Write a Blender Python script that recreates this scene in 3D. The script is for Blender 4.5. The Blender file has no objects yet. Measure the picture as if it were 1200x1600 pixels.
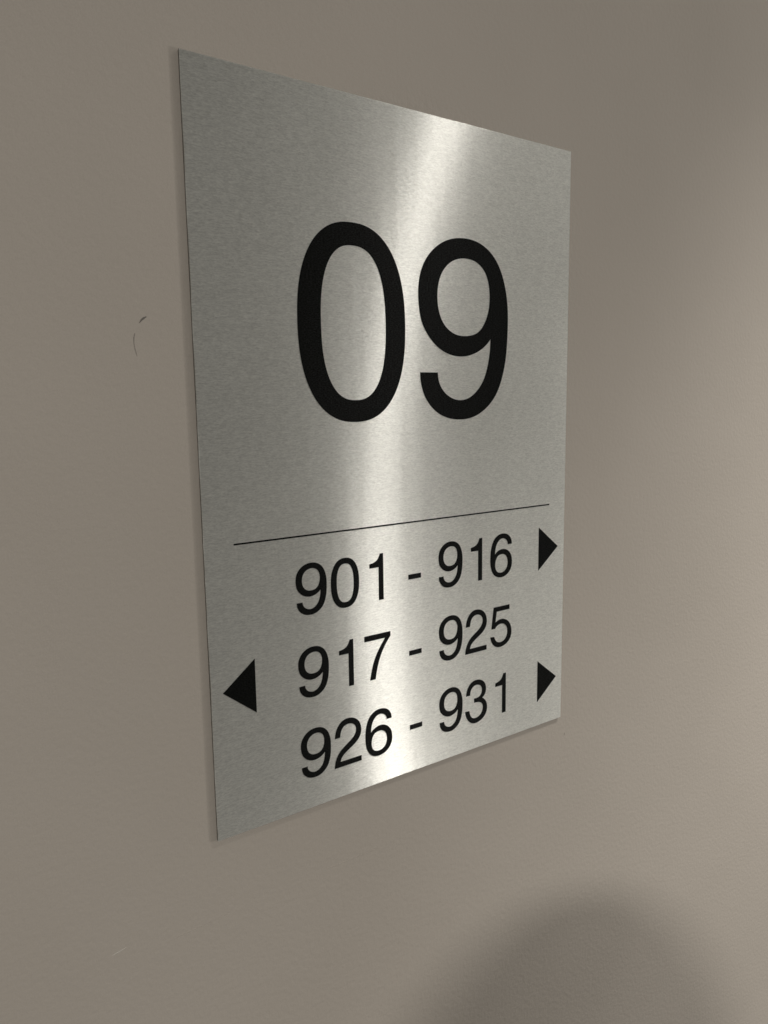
import bpy, bmesh, math
from mathutils import Vector, Matrix, noise

# ---------------------------------------------------------------- camera, world, lamps, exposure
# Frame of the place: metres; the wall face is the plane y = 0, the room lies at y < 0,
# BASE is the lower left corner of the sign (x = 0, z = 1.40 m above the floor).
scene = bpy.context.scene
BASE_Z = 1.40
T = 0.0015                    # the sign stands this far off the wall (front face)

def at(x, up, n=0.0):
    """millimetres along the wall / up / out from the sign's front face -> world point"""
    return Vector((x / 1000, -(n / 1000 + T), up / 1000 + BASE_Z))

cam_d = bpy.data.cameras.new('camera')
cam = bpy.data.objects.new('camera', cam_d)
scene.collection.objects.link(cam)
scene.camera = cam
cam_d.sensor_fit = 'VERTICAL'
cam_d.sensor_height = 24.0
cam_d.lens = 24.0 * 1183.22 / 1600.0
cam_d.clip_start = 0.01
cam_d.clip_end = 100.0
right = Vector((0.81553859, -0.57850735, -0.01503482))
down = Vector((-0.0940348, -0.10683918, -0.9898196))
fwd = Vector((0.57101161, 0.80864988, -0.1415313))
mw = Matrix.Identity(4)
for i in range(3):
    mw[i][0] = right[i]; mw[i][1] = -down[i]; mw[i][2] = -fwd[i]
mw.translation = at(-108.288, 175.428, 273.775)
cam.matrix_world = mw

world = bpy.data.worlds.new('World')
scene.world = world
world.use_nodes = True
bg = world.node_tree.nodes['Background']
bg.inputs[0].default_value = (1.0, 0.96, 0.885, 1)
bg.inputs[1].default_value = 0.098

LAMP_TINT = (1.0, 0.965, 0.915)
def ceiling_lamp(name, kind, loc, power, radius, cone=None):
    d = bpy.data.lights.new(name, kind)
    d.energy = power
    d.color = LAMP_TINT
    if kind == 'SPOT':
        d.spot_size = math.radians(cone)
        d.spot_blend = 1.0
        d.shadow_soft_size = radius
    else:
        d.shape = 'DISK'
        d.size = radius * 2
    o = bpy.data.objects.new(name, d)
    o.location = loc                       # lamps look straight down by default
    scene.collection.objects.link(o)
    return o

# recessed ceiling downlight to the right of the sign, close to the wall: its narrow beam brightens the wall
# low on the right, the spill from its rim draws the streak in the metal
LAMP1 = at(722, 962, 415)
ceiling_lamp('downlight_near_wall', 'SPOT', LAMP1, 92.0, 0.03, 87)
ceiling_lamp('downlight_near_wall_spill', 'AREA', LAMP1, 2.45, 0.035)
# the corridor's row of ceiling downlights: one behind the photographer (soft shadow), a panel light further along
LAMP2 = at(-1011, 870, 1444)
ceiling_lamp('downlight_in_corridor', 'AREA', LAMP2, 43.0, 0.036)
LAMP3 = at(1380, 930, 1600)
ceiling_lamp('ceiling_panel_far_corridor', 'AREA', LAMP3, 5.0, 0.2)

# lit end of the corridor, far to the right: a tall bright panel that faces back along the wall
end_d = bpy.data.lights.new('corridor_end_light', 'AREA')
end_d.shape = 'RECTANGLE'; end_d.size = 0.22; end_d.size_y = 0.9
end_d.energy = 26.0; end_d.color = LAMP_TINT
end_o = bpy.data.objects.new('corridor_end_light', end_d)
end_o.location = at(2800, -100, 1180)
end_o.rotation_euler = (math.radians(90), 0, math.radians(90))     # faces -x
scene.collection.objects.link(end_o)

scene.view_settings.view_transform = 'Standard'
scene.view_settings.look = 'None'
scene.view_settings.exposure = 0.0
scene.view_settings.gamma = 1.0
scene.view_settings.use_curve_mapping = False

# ---------------------------------------------------------------- helpers
def link(name, me, mat=None, parent=None, loc=None):
    o = bpy.data.objects.new(name, me)
    scene.collection.objects.link(o)
    if mat is not None:
        me.materials.append(mat)
    if parent is not None:
        o.parent = parent
    if loc is not None:
        o.location = loc
    return o

class Nodes:
    def __init__(self, name):
        self.mat = bpy.data.materials.new(name)
        self.mat.use_nodes = True
        self.nt = self.mat.node_tree
        self.bsdf = self.nt.nodes['Principled BSDF']
        self.out = self.nt.nodes['Material Output']
    def add(self, kind, **kw):
        n = self.nt.nodes.new(kind)
        for k, v in kw.items():
            setattr(n, k, v)
        return n
    def wire(self, a, b):
        self.nt.links.new(a, b)
    def noise(self, vec, scale, detail=2.0, rough=0.5):
        m = self.add('ShaderNodeMapping')
        m.inputs['Scale'].default_value = scale
        self.wire(vec, m.inputs['Vector'])
        n = self.add('ShaderNodeTexNoise')
        n.inputs['Scale'].default_value = 1.0
        n.inputs['Detail'].default_value = detail
        n.inputs['Roughness'].default_value = rough
        self.wire(m.outputs[0], n.inputs['Vector'])
        return n.outputs['Fac']
    def ramp(self, fac, lo, hi, to_lo, to_hi):
        r = self.add('ShaderNodeMapRange')
        for k, v in zip(('From Min', 'From Max', 'To Min', 'To Max'), (lo, hi, to_lo, to_hi)):
            r.inputs[k].default_value = v
        self.wire(fac, r.inputs['Value'])
        return r.outputs[0]
    def math(self, op, a, b):
        m = self.add('ShaderNodeMath', operation=op)
        for s, v in zip(m.inputs, (a, b)):
            if hasattr(v, 'is_output'):
                self.wire(v, s)
            else:
                s.default_value = v
        return m.outputs[0]
    def mix(self, fac, c0, c1):
        m = self.add('ShaderNodeMix', data_type='RGBA')
        self.wire(fac, m.inputs['Factor'])
        m.inputs['A'].default_value = (*c0, 1)
        m.inputs['B'].default_value = (*c1, 1)
        return m.outputs['Result']
    def bump(self, h, dist, strength=1.0, normal=None):
        b = self.add('ShaderNodeBump')
        b.inputs['Distance'].default_value = dist
        b.inputs['Strength'].default_value = strength
        self.wire(h, b.inputs['Height'])
        if normal is not None:
            self.wire(normal, b.inputs['Normal'])
        return b.outputs[0]

# ---------------------------------------------------------------- materials
def hair_tilt(n, co, kx, kz, amount, along):
    """per-hairline random tilt of the surface, as brushing leaves it: mostly up/down, a little along x"""
    m = n.add('ShaderNodeVectorMath', operation='MULTIPLY')
    m.inputs[1].default_value = (kx, 1, kz)
    n.wire(co, m.inputs[0])
    nz = n.add('ShaderNodeTexNoise', noise_dimensions='3D')
    nz.inputs['Scale'].default_value = 1.0
    nz.inputs['Detail'].default_value = 2.0
    n.wire(m.outputs[0], nz.inputs['Vector'])
    s = n.add('ShaderNodeVectorMath', operation='SUBTRACT')
    n.wire(nz.outputs['Color'], s.inputs[0]); s.inputs[1].default_value = (0.5, 0.5, 0.5)
    w = n.add('ShaderNodeVectorMath', operation='MULTIPLY')
    n.wire(s.outputs[0], w.inputs[0]); w.inputs[1].default_value = (along, 0, amount)
    return w.outputs[0]

def tilted(n, *offs):
    g = n.add('ShaderNodeNewGeometry').outputs['Normal']
    for o in offs:
        a = n.add('ShaderNodeVectorMath', operation='ADD')
        n.wire(g, a.inputs[0]); n.wire(o, a.inputs[1]); g = a.outputs[0]
    z = n.add('ShaderNodeVectorMath', operation='NORMALIZE')
    n.wire(g, z.inputs[0])
    return z.outputs[0]

def glossy(n, ax, ay, color=None, normal=None):
    """GGX lobe: width ax along the brushing (x), ay across it (z)"""
    g = n.add('ShaderNodeBsdfAnisotropic', distribution='MULTI_GGX')
    a = 1 - math.sqrt(ax / ay)
    g.inputs['Roughness'].default_value = math.sqrt(math.sqrt(ax * ay))
    g.inputs['Anisotropy'].default_value = a
    g.inputs['Rotation'].default_value = GLOSS_ROT
    tg = n.add('ShaderNodeTangent', direction_type='UV_MAP')
    n.wire(tg.outputs[0], g.inputs['Tangent'])
    if color is not None: n.wire(color, g.inputs['Color'])
    if normal is not None: n.wire(normal, g.inputs['Normal'])
    return g

def brushed_metal():
    n = Nodes('brushed_aluminium')
    n.nt.nodes.remove(n.bsdf)
    co = n.add('ShaderNodeTexCoord').outputs['Object']
    fine = n.noise(co, (400, 400, 2700), 3.0, 0.65)        # hairlines, long along x
    short = n.noise(co, (1000, 1000, 2600), 2.0, 0.65)     # short glints
    cloud = n.noise(co, (14, 14, 9), 2.0, 0.5)
    g = n.math('ADD', n.math('MULTIPLY', fine, 0.5), n.math('MULTIPLY', short, 0.5))
    col = n.mix(n.ramp(g, 0.36, 0.64, 0.0, 1.0), (0.765, 0.762, 0.72), (0.99, 0.988, 0.94))
    hair = hair_tilt(n, co, 420, 3000, 0.30, 0.07)
    wave = hair_tilt(n, co, 170, 7, 0.0, 0.020)
    nn = tilted(n, hair, wave)
    core = glossy(n, 0.029, 0.95, col, nn)
    skirt = glossy(n, 0.36, 0.95, col, nn)
    mx = n.add('ShaderNodeMixShader')
    n.wire(n.ramp(cloud, 0.3, 0.7, 0.42, 0.50), mx.inputs[0])
    n.wire(core.outputs[0], mx.inputs[1]); n.wire(skirt.outputs[0], mx.inputs[2])
    n.wire(mx.outputs[0], n.out.inputs['Surface'])
    return n.mat

def black_print():
    n = Nodes('black_print')
    n.nt.nodes.remove(n.bsdf)
    co = n.add('ShaderNodeTexCoord').outputs['Object']
    short = n.noise(co, (1100, 1100, 2900), 2.0, 0.6)
    df = n.add('ShaderNodeBsdfDiffuse')
    df.inputs['Color'].default_value = (0.0034, 0.0037, 0.0033, 1)
    hair = hair_tilt(n, co, 700, 3200, 0.30, 0.055)
    gl = glossy(n, 0.11, 0.8, None, tilted(n, hair))
    gl.inputs['Color'].default_value = (1, 1, 1, 1)
    mx = n.add('ShaderNodeMixShader')
    n.wire(n.ramp(short, 0.35, 0.70, 0.002, 0.022), mx.inputs[0])
    n.wire(df.outputs[0], mx.inputs[1]); n.wire(gl.outputs[0], mx.inputs[2])
    n.wire(mx.outputs[0], n.out.inputs['Surface'])
    return n.mat

def wall_paint():
    n = Nodes('matt_wall_paint')
    co = n.add('ShaderNodeTexCoord').outputs['Object']
    big = n.noise(co, (5, 5, 5), 3.0, 0.5)
    peel = n.noise(co, (420, 420, 420), 3.0, 0.55)         # roller stipple
    grit = n.noise(co, (1700, 1700, 1700), 2.0, 0.6)
    low = n.noise(co, (28, 28, 28), 3.0, 0.5)
    f = n.math('ADD', n.math('MULTIPLY', big, 0.6), n.math('MULTIPLY', grit, 0.4))
    col = n.mix(n.ramp(f, 0.3, 0.7, 0.0, 1.0), (0.326, 0.294, 0.255), (0.378, 0.342, 0.300))
    b = n.bsdf
    n.wire(col, b.inputs['Base Color'])
    b.inputs['Roughness'].default_value = 0.8
    b.inputs['Specular IOR Level'].default_value = 0.18
    nb = n.bump(low, 0.00025)
    nb = n.bump(peel, 0.0002, 1.0, nb)
    n.wire(nb, b.inputs['Normal'])
    return n.mat

def plain(name, color, rough=0.6, vary=0.0, metal=0.0, scale=60):
    n = Nodes(name)
    b = n.bsdf
    b.inputs['Roughness'].default_value = rough
    b.inputs['Metallic'].default_value = metal
    co = n.add('ShaderNodeTexCoord').outputs['Object']
    f = n.noise(co, (scale, scale, scale), 2.0, 0.5)
    lo = tuple(c * (1 - vary) for c in color); hi = tuple(c * (1 + vary) for c in color)
    n.wire(n.mix(f, lo, hi), b.inputs['Base Color'])
    return n.mat

GLOSS_ROT = 0.0
M_METAL = brushed_metal()
M_BLACK = black_print()
M_WALL = wall_paint()
M_CUT = plain('sawn_metal_edge', (0.30, 0.295, 0.27), 0.45, 0.25, 1.0, 900)
M_TAPE = plain('dark_mounting_tape', (0.05, 0.048, 0.042), 0.8, 0.2)
M_SCUFF = plain('scuff_grey', (0.125, 0.114, 0.098), 0.7, 0.3, 0.0, 1500)
M_SCUFF_SOFT = plain('scuff_faint', (0.205, 0.187, 0.162), 0.7, 0.15, 0.0, 1500)
M_FLAKE = plain('bare_filler', (0.43, 0.405, 0.36), 0.6, 0.1, 0.0, 800)
M_SKIN = plain('skin', (0.45, 0.30, 0.23), 0.5, 0.06)
M_HAIR = plain('dark_hair', (0.03, 0.024, 0.02), 0.5, 0.3)
M_SHIRT = plain('grey_shirt', (0.16, 0.16, 0.17), 0.85, 0.1)
M_JEANS = plain('dark_trousers', (0.04, 0.045, 0.06), 0.85, 0.1)

# ---------------------------------------------------------------- the wall
def build_wall():
    bm = bmesh.new()
    x0, x1, y0, y1, z0, z1 = -2.2, 2.6, 0.0, 0.12, 0.0, 2.6
    vs = [bm.verts.new(p) for p in ((x0, y0, z0), (x1, y0, z0), (x1, y0, z1), (x0, y0, z1),
                                    (x0, y1, z0), (x1, y1, z0), (x1, y1, z1), (x0, y1, z1))]
    for f in ((0, 1, 2, 3), (5, 4, 7, 6), (4, 0, 3, 7), (1, 5, 6, 2), (3, 2, 6, 7), (4, 5, 1, 0)):
        bm.faces.new([vs[i] for i in f])
    me = bpy.data.meshes.new('wall')
    bm.to_mesh(me); bm.free()
    o = link('wall', me, M_WALL)
    o['kind'] = 'structure'
    return o
wall = build_wall()

def stroke(name, pts, widths, mat, proud=0.00012):
    """a thin raised smear on the wall following a line of points (mm)"""
    bm = bmesh.new()
    P = [Vector((x / 1000, 0, up / 1000 + BASE_Z)) for x, up in pts]
    L = []; Rr = []
    for i, p in enumerate(P):
        a = P[max(i - 1, 0)]; b = P[min(i + 1, len(P) - 1)]
        d = (b - a).normalized(); s = Vector((-d.z, 0, d.x)) * widths[i] / 2000
        L.append(bm.verts.new((p.x + s.x, -0.00003, p.z + s.z)))
        Rr.append(bm.verts.new((p.x - s.x, -0.00003, p.z - s.z)))
    mid = [bm.verts.new((p.x, -proud, p.z)) for p in P]
    for i in range(len(P) - 1):
        bm.faces.new((L[i], L[i + 1], mid[i + 1], mid[i]))
        bm.faces.new((mid[i], mid[i + 1], Rr[i + 1], Rr[i]))
    bmesh.ops.recalc_face_normals(bm, faces=bm.faces)
    me = bpy.data.meshes.new(name)
    bm.to_mesh(me); bm.free()
    return link(name, me, mat, wall)

stroke('scuff_mark', [(-19.2, 205.1), (-18.5, 206.1), (-17.6, 206.9), (-16.5, 207.5)], [0.15, 0.6, 0.75, 0.25], M_SCUFF)
stroke('scuff_mark', [(-21.0, 201.5), (-21.4, 199.9), (-21.5, 198.1), (-21.2, 195.9), (-20.6, 193.5)], [0.25, 0.42, 0.3, 0.25, 0.12], M_SCUFF_SOFT)
stroke('scuff_mark', [(209.3, -11.2), (209.15, -11.9), (209.0, -12.7)], [0.2, 0.5, 0.2], M_SCUFF_SOFT)
stroke('scratch', [(-44.1, -31.3), (-42.4, -31.0), (-40.4, -30.7), (-38.5, -30.2)], [0.15, 0.45, 0.4, 0.12], M_FLAKE)
stroke('scratch', [(-20.0, -35.0), (-12.0, -34.7), (-4.0, -34.4), (4.2, -33.9)], [0.05, 0.16, 0.2, 0.05], M_WALL, 0.0001)
stroke('scratch', [(50.8, -32.8), (58.0, -32.9), (66.0, -33.0), (80.6, -33.3)], [0.08, 0.28, 0.2, 0.05], M_WALL, 0.00014)

# ---------------------------------------------------------------- the sign
SIGN_W, SIGN_H = 0.20413, 0.300
sign = bpy.data.objects.new('wall_sign', None)
sign.empty_display_size = 0.05
scene.collection.objects.link(sign)
sign.location = (0, 0, BASE_Z)
sign['label'] = 'brushed metal floor sign on the wall with black 09, room numbers and arrows'
sign['category'] = 'sign'

def local(x, n, up):          # sign-local point: mm along, mm out from the front face, mm up
    return Vector((x / 1000, -(T + n / 1000), up / 1000))

def uv_xz(me):
    uv = me.uv_layers.new(name='UVMap')
    for lp in me.loops:
        c = me.vertices[lp.vertex_index].co
        uv.data[lp.index].uv = (c.x * 5, c.z * 5)

def build_plate():
    th = 0.0008
    bm = bmesh.new()
    W, H = SIGN_W, SIGN_H
    nx, nz = 60, 88
    def edge_wob(t, s):       # guillotined edges are not perfectly true
        return 0.00010 * noise.noise(Vector((t * 45, s, 0))) + 0.00006 * noise.noise(Vector((t * 190, s, 3)))
    ring = []
    for i in range(nx): ring.append((i / nx * W, edge_wob(i / nx * W, 1.3) if i else 0))
    for i in range(nz): ring.append((W + (edge_wob(i / nz * H, 5.1) if i else 0), i / nz * H))
    for i in range(nx): ring.append((W - i / nx * W, H + (edge_wob(i / nx * W, 9.7) if i else 0)))
    for i in range(nz): ring.append((edge_wob(i / nz * H, 14.2) if i else 0, H - i / nz * H))
    c = Vector((W / 2, 0, H / 2))
    def inset(p, d):
        x, z = p
        return (min(max(x, d + 0.0), W - d) if True else x, min(max(z, d), H - d))
    bev = 0.00022
    front = [bm.verts.new((inset(p, bev)[0], -T, inset(p, bev)[1])) for p in ring]
    rim = [bm.verts.new((p[0], -T + bev, p[1])) for p in ring]
    back = [bm.verts.new((p[0], -T + th, p[1])) for p in ring]
    n = len(ring)
    f = bm.faces.new(front); f.material_index = 0
    for i in range(n):
        j = (i + 1) % n
        a = bm.faces.new((front[i], rim[i], rim[j], front[j])); a.material_index = 0
        b = bm.faces.new((rim[i], back[i], back[j], rim[j])); b.material_index = 1
    bm.faces.new(list(reversed(back))).material_index = 1
    bmesh.ops.recalc_face_normals(bm, faces=bm.faces)
    me = bpy.data.meshes.new('plate')
    bm.to_mesh(me); bm.free()
    uv_xz(me)
    me.materials.append(M_METAL)
    me.materials.append(M_CUT)
    return link('plate', me, None, sign)
build_plate()

def build_slab(name, a, y0, y1, mat):
    """flat slab behind the plate, set in by a on all sides"""
    bm = bmesh.new()
    vs = []
    for y in (y0, y1):
        for x, z in ((a, a), (SIGN_W - a, a), (SIGN_W - a, SIGN_H - a), (a, SIGN_H - a)):
            vs.append(bm.verts.new((x, y, z)))
    for f in ((0, 1, 2, 3), (7, 6, 5, 4), (0, 4, 5, 1), (1, 5, 6, 2), (2, 6, 7, 3), (3, 7, 4, 0)):
        bm.faces.new([vs[i] for i in f])
    bmesh.ops.recalc_face_normals(bm, faces=bm.faces)
    me = bpy.data.meshes.new(name)
    bm.to_mesh(me); bm.free()
    return link(name, me, mat, sign)
build_slab('mounting_tape', 0.00015, -T + 0.00081, -0.00002, M_TAPE)      # dark adhesive sheet

# lettering: outlines as points; a third value of 1 marks a sharp corner.
# '9' has height 1; the others are in mm from their origin on the baseline.
GLYPH = {
'9': [[(0.0064,0.2622,1),(0.0113,0.2143),(0.0243,0.1650),(0.0491,0.1168),(0.0872,0.0725),(0.1366,0.0367),(0.1922,0.0136),(0.2478,0.0021),(0.3019,-0.0011),(0.3608,0.0036),(0.4249,0.0213),(0.4867,0.0539),(0.5400,0.0972),(0.5817,0.1482),(0.6128,0.2085),(0.6362,0.2766),(0.6527,0.3504),(0.6630,0.4411),(0.6677,0.5443),(0.6666,0.6233),(0.6597,0.6873),(0.6450,0.7547),(0.6205,0.8232),(0.5858,0.8836),(0.5415,0.9317),(0.4885,0.9672),(0.4287,0.9903),(0.3650,1.0004),(0.3028,0.9999),(0.2452,0.9912),(0.1899,0.9733),(0.1362,0.9445),(0.0880,0.9059),(0.0494,0.8604),(0.0227,0.8114),(0.0070,0.7606),(-0.0003,0.7077),(-0.0004,0.6509),(0.0062,0.5912),(0.0184,0.5412),(0.0346,0.5060),(0.0577,0.4725),(0.0904,0.4360),(0.1323,0.4022),(0.1820,0.3757),(0.2372,0.3592),(0.2947,0.3535),(0.3535,0.3587),(0.4118,0.3755),(0.4630,0.4008),(0.5010,0.4287),(0.5299,0.4581,1),(0.5279,0.4138),(0.5214,0.3633),(0.5092,0.3079),(0.4922,0.2567),(0.4684,0.2115),(0.4349,0.1704),(0.3929,0.1366),(0.3463,0.1152),(0.2976,0.1087),(0.2494,0.1159),(0.2058,0.1347),(0.1709,0.1624),(0.1470,0.1959),(0.1351,0.2299),(0.1317,0.2626,1)],
  [(0.3018,0.8902),(0.2571,0.8783),(0.2151,0.8557),(0.1807,0.8245),(0.1558,0.7868),(0.1396,0.7442),(0.1318,0.6977),(0.1319,0.6492),(0.1398,0.6023),(0.1573,0.5577),(0.1874,0.5176),(0.2295,0.4879),(0.2767,0.4720),(0.3273,0.4681),(0.3782,0.4736),(0.4228,0.4881),(0.4610,0.5179),(0.4941,0.5677),(0.5141,0.6240),(0.5211,0.6768),(0.5198,0.7271),(0.5107,0.7761),(0.4918,0.8192),(0.4627,0.8533),(0.4268,0.8765),(0.3876,0.8893),(0.3457,0.8934)]],
'1': [[(10.18,21.32,1),(12.02,21.32,1),(12.02,0,1),(9.46,0,1),(9.46,15.2,1),(4.54,15.2,1),(4.54,17.1,1),(6.67,17.52),(8.39,18.35),(9.48,19.66)]],
'2': [[(1.33,13.94,1),(1.64,16.15),(2.47,18.42),(4.00,20.41),(6.02,21.65),(8.29,21.99),(10.55,21.64),(12.55,20.70),(14.10,19.15),(15.06,17.11),(15.36,14.93),(15.00,12.92),(14.01,11.13),(12.43,9.58),(10.50,8.32),(8.50,7.21),(6.71,6.11),(5.32,5.00),(4.44,3.83),(3.96,2.45,1),(15.26,2.45,1),(15.26,0,1),(0.85,0,1),(1.17,2.21),(1.91,4.49),(3.20,6.57),(4.98,8.26),(7.15,9.70),(9.39,11.13),(11.18,12.61),(12.25,14.21),(12.57,15.88),(12.18,17.38),(11.20,18.50),(9.77,19.18),(8.06,19.32),(6.38,18.82),(5.12,17.70),(4.39,16.04),(3.99,13.95,1)]],
'3': [[(1.41,14.82,1),(1.98,17.35),(3.14,19.62),(4.94,21.24),(7.24,22.00),(9.79,21.93),(12.14,21.08),(13.89,19.58),(14.81,17.65),(14.96,15.56),(14.46,13.70),(13.51,12.49),(12.42,11.82,1),(13.88,10.64),(15.13,8.98),(15.76,6.80),(15.56,4.40),(14.52,2.25),(12.68,0.63),(10.24,-0.39),(7.59,-0.69),(5.15,-0.10),(3.16,1.41),(1.78,3.47),(1.11,5.40),(0.94,6.92,1),(3.67,6.65,1),(4.04,4.94),(4.82,3.40),(6.06,2.37),(7.66,1.99),(9.51,2.24),(11.20,3.15),(12.35,4.61),(12.86,6.31),(12.68,7.90),(11.82,9.13),(10.35,9.89),(8.59,10.22),(6.84,10.33,1),(6.84,12.55,1),(8.84,12.48),(10.51,12.94),(11.65,14.10),(12.15,15.71),(11.97,17.30),(11.16,18.53),(9.75,19.26),(7.89,19.44),(6.09,18.86),(4.84,17.58),(4.29,16.11),(4.14,14.73,1)]],
'5': [[(3.06,20.92,1),(14.2,20.92,1),(14.2,18.5,1),(5.18,18.5,1),(4.36,12.94,1),(6.65,13.85),(9.03,14.07),(11.40,13.44),(13.45,12.07),(14.89,10.08),(15.62,7.71),(15.65,5.32),(14.94,3.14),(13.45,1.36),(11.33,0.09),(8.81,-0.56),(6.26,-0.47),(4.04,0.44),(2.38,2.01),(1.37,3.84),(0.84,5.64,1),(3.51,5.50,1),(4.08,4.11),(5.03,2.91),(6.41,2.12),(8.13,1.89),(9.95,2.31),(11.51,3.44),(12.52,5.16),(12.85,7.14),(12.48,9.02),(11.40,10.51),(9.73,11.44),(7.81,11.66),(6.05,11.25),(4.83,10.49),(4.05,9.63,1),(1.64,9.73,1)]],
'7': [[(1.02,21.0,1),(15.45,21.0,1),(15.42,18.9,1),(13.20,16.14),(11.30,13.30),(9.69,10.21),(8.40,6.70),(7.46,3.16),(6.84,0,1),(3.83,0,1),(4.68,3.88),(5.63,7.20),(6.82,10.12),(8.38,12.87),(10.29,15.66),(12.49,18.46,1),(1.03,18.46,1)]],
}

def outline(pts, sub=5):
    """Catmull-Rom through the points, straight between corners"""
    n = len(pts); out = []
    P = [Vector((p[0], p[1])) for p in pts]
    sharp = [len(p) > 2 for p in pts]
    for i in range(n):
        j = (i + 1) % n
        p1, p2 = P[i], P[j]
        out.append(p1)
        if sharp[i] and sharp[j]:
            continue
        p0 = P[i - 1] if not sharp[i] else p1 * 2 - p2
        p3 = P[(j + 1) % n] if not sharp[j] else p2 * 2 - p1
        m1 = (p2 - p0) / 2; m2 = (p3 - p1) / 2
        for k in range(1, sub):
            t = k / sub
            out.append(p1 * (2 * t**3 - 3 * t**2 + 1) + m1 * (t**3 - 2 * t**2 + t)
                       + p2 * (-2 * t**3 + 3 * t**2) + m2 * (t**3 - t**2))
    return out

def superellipse(cx, cy, a, b, e, n=120):
    out = []
    for i in range(n):
        t = 2 * math.pi * i / n
        c, s = math.cos(t), math.sin(t)
        out.append(Vector((cx + a * math.copysign(abs(c) ** (2 / e), c), cy + b * math.copysign(abs(s) ** (2 / e), s))))
    return out

NINE = [outline(c) for c in GLYPH['9']]
ZERO = [superellipse(0.3273, 0.4963, 0.3273, 0.4963, 2.34), superellipse(0.3300, 0.4963, 0.1978, 0.3846, 2.46)]   # height ~1, left edge 0

SMALL = 22.4                     # height of the small 9 / 0 / 6
def glyph(ch):
    if ch == '9':
        return [[Vector((1.15 + p.x * SMALL, -0.5 + p.y * SMALL)) for p in c] for c in NINE]
    if ch == '6':
        return [[Vector((0.65 + (0.668 - p.x) * SMALL, -0.5 + (1 - p.y) * SMALL)) for p in c] for c in NINE]
    if ch == '0':
        return [[Vector((1.28 + p.x * SMALL * 0.99, -0.45 + p.y * SMALL)) for p in c] for c in ZERO]
    return [outline(c) for c in GLYPH[ch]]

def print_shape(name, contours, x, up, thick=0.00010):
    """a flat printed shape lying on the plate (filled outline with holes, given thickness)"""
    cu = bpy.data.curves.new(name, 'CURVE')
    cu.dimensions = '2D'; cu.fill_mode = 'BOTH'
    cu.extrude = thick / 2
    for c in contours:
        sp = cu.splines.new('POLY')
        sp.points.add(len(c) - 1)
        for q, p in zip(sp.points, c):
            q.co = (p.x / 1000, p.y / 1000, 0, 1)
        sp.use_cyclic_u = True
    tmp = bpy.data.objects.new(name + '_tmp', cu)
    scene.collection.objects.link(tmp)
    dg = bpy.context.evaluated_depsgraph_get()
    me = bpy.data.meshes.new_from_object(tmp.evaluated_get(dg))
    bpy.data.objects.remove(tmp); bpy.data.curves.remove(cu)
    me.name = name
    me.transform(Matrix(((1, 0, 0, 0), (0, 0, -1, 0), (0, 1, 0, 0), (0, 0, 0, 1))))   # xy -> xz, facing -y
    for l in list(me.uv_layers): me.uv_layers.remove(l)
    uv_xz(me)
    me.materials.clear()
    return link(name, me, M_BLACK, sign, (x / 1000, -T - thick / 2 - 0.00001, up / 1000))

big0 = [[p * 82.0 for p in c] for c in ZERO]
big0 = [[Vector((p.x * 54.0 / 53.68, p.y * 82 / 81.39)) for p in c] for c in big0]
print_shape('digit', big0, 43.95, 167.9)
print_shape('digit', [[p * 82.46 for p in c] for c in NINE], 105.58, 167.6)

ROWS = (('901', '916', 87.65), ('917', '925', 51.05), ('926', '931', 14.35))
for a, b, base in ROWS:
    for k, ch in enumerate(a):
        print_shape('digit', glyph(ch), 38.2 + 16.95 * k, base)
    for k, ch in enumerate(b):
        print_shape('digit', glyph(ch), 115.25 + 17.0 * k, base)
    print_shape('dash', [[Vector(p) for p in ((0, 0), (7.4, 0), (7.4, 2.3), (0, 2.3))]], 98.25, base + 6.95)

print_shape('dividing_line', [[Vector(p) for p in ((0, 0), (179.6, 0), (179.6, 0.62), (0, 0.62))]], 12.4, 121.1)
R_ARROW = [[Vector(p) for p in ((0, 0), (14.6, 11.5), (0, 23.0))]]
L_ARROW = [[Vector(p) for p in ((14.3, 0), (14.3, 23.0), (0, 11.5))]]
print_shape('arrow', R_ARROW, 184.5, 86.75)
print_shape('arrow', R_ARROW, 184.9, 13.65)
print_shape('arrow', L_ARROW, 5.05, 50.35)

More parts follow.
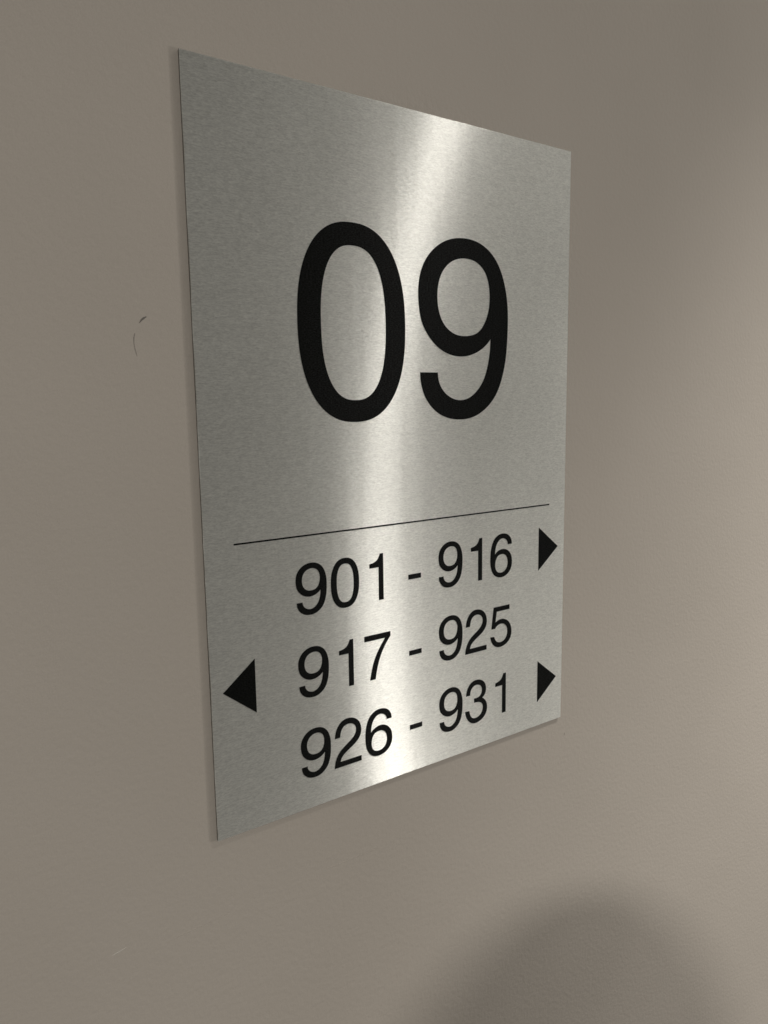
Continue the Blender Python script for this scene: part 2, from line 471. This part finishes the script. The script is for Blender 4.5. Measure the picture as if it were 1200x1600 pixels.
# ---------------------------------------------------------------- the photographer, whose head shades the wall
def build_person():
    head = Vector((-0.368, -0.700, BASE_Z + 0.235))
    yaw = math.atan2(0.571, 0.809)                   # faces where the camera looks
    H = head.z + 0.115                                # standing height
    sc = H / 1.72
    J = {}
    def j(name, x, y, z, rx, ry=None): J[name] = (Vector((x, y, z)) * sc, rx * sc, (ry or rx) * sc)
    j('pelvis', 0, 0, 0.96, .15, .11); j('waist', 0, 0, 1.10, .135, .10); j('chest', 0, 0, 1.30, .155, .11)
    j('collar', 0, -.005, 1.43, .10, .075); j('neck', 0, .01, 1.50, .055); j('jaw', 0, .03, 1.55, .058)
    for s, n in ((1, 'r'), (-1, 'l')):
        j(n + 'sh', s * .17, 0, 1.40, .062); j(n + 'el', s * .235, -.03, 1.12, .043); j(n + 'wr', s * .25, .04, .88, .028)
        j(n + 'ha', s * .25, .06, .80, .035, .018)
        j(n + 'hip', s * .09, 0, .90, .085); j(n + 'kn', s * .10, .02, .50, .056); j(n + 'an', s * .10, -.01, .09, .040)
        j(n + 'to', s * .11, .15, .035, .038, .03)
    E = [('pelvis', 'waist'), ('waist', 'chest'), ('chest', 'collar'), ('collar', 'neck'), ('neck', 'jaw')]
    for n in 'rl':
        E += [('chest', n + 'sh'), (n + 'sh', n + 'el'), (n + 'el', n + 'wr'), (n + 'wr', n + 'ha'),
              ('pelvis', n + 'hip'), (n + 'hip', n + 'kn'), (n + 'kn', n + 'an'), (n + 'an', n + 'to')]
    names = list(J)
    me = bpy.data.meshes.new('tmp_body')
    me.from_pydata([J[k][0] for k in names], [(names.index(a), names.index(b)) for a, b in E], [])
    o = bpy.data.objects.new('tmp_body', me)
    scene.collection.objects.link(o)
    md = o.modifiers.new('skin', 'SKIN')
    for v, k in zip(me.skin_vertices[0].data, names):
        v.radius = (J[k][1], J[k][2]); v.use_root = (k == 'pelvis')
    sd = o.modifiers.new('sub', 'SUBSURF'); sd.levels = 2
    dg = bpy.context.evaluated_depsgraph_get()
    body = bpy.data.meshes.new_from_object(o.evaluated_get(dg))
    bpy.data.objects.remove(o)
    # head with brow, nose, chin and ears
    bm = bmesh.new()
    bm.from_mesh(body)
    r = bmesh.ops.create_icosphere(bm, subdivisions=4, radius=1.0)
    hc = Vector((0, .035, 1.605)) * sc
    for v in r['verts']:
        p = v.co.copy()
        w = 0.076 * (1 - 0.16 * max(0, -p.z))
        q = Vector((p.x * w, p.y * 0.097, p.z * 0.115))
        if p.y > 0:
            q.y += 0.020 * math.exp(-((p.x / .16) ** 2 + ((p.z + .12) / .2) ** 2))      # nose
            q.y += 0.006 * math.exp(-((p.x / .5) ** 2 + ((p.z - .22) / .1) ** 2))       # brow
            q.y += 0.008 * math.exp(-((p.x / .3) ** 2 + ((p.z + .8) / .15) ** 2))       # chin
            q.y -= 0.006 * math.exp(-(((abs(p.x) - .4) / .16) ** 2 + ((p.z - .05) / .12) ** 2))  # eye sockets
        if abs(p.x) > .8:
            q.x += math.copysign(0.014, p.x) * math.exp(-(((p.y + .05) / .16) ** 2 + ((p.z + .05) / .24) ** 2))
        v.co = hc + q * sc
    body2 = bpy.data.meshes.new('tmp_body2')
    bm.to_mesh(body2); bm.free()
    o = bpy.data.objects.new('tmp_body2', body2)
    scene.collection.objects.link(o)
    rm = o.modifiers.new('remesh', 'REMESH'); rm.mode = 'VOXEL'; rm.voxel_size = 0.009; rm.use_smooth_shade = True
    dg = bpy.context.evaluated_depsgraph_get()
    me = bpy.data.meshes.new_from_object(o.evaluated_get(dg))
    bpy.data.objects.remove(o)
    me.name = 'person'
    for m in (M_SKIN, M_HAIR, M_SHIRT, M_JEANS): me.materials.append(m)
    for p in me.polygons:
        c = p.center / sc
        if c.z > 1.53:
            p.material_index = 1 if (c.z > 1.665 or (c.y < .02 and c.z > 1.56)) else 0
        elif c.z > 1.46: p.material_index = 0
        elif abs(c.x) > .19 and c.z < .92: p.material_index = 0
        elif c.z > .97 or abs(c.x) > .19: p.material_index = 2
        else: p.material_index = 3
    ob = link('person', me)
    off = Matrix.Rotation(-yaw, 3, 'Z') @ (hc)
    ob.rotation_euler = (0, 0, -yaw)
    ob.location = (head.x - off.x, head.y - off.y, 0)
    ob['label'] = 'person in grey shirt and dark trousers standing facing the wall sign'
    ob['category'] = 'person'
build_person()
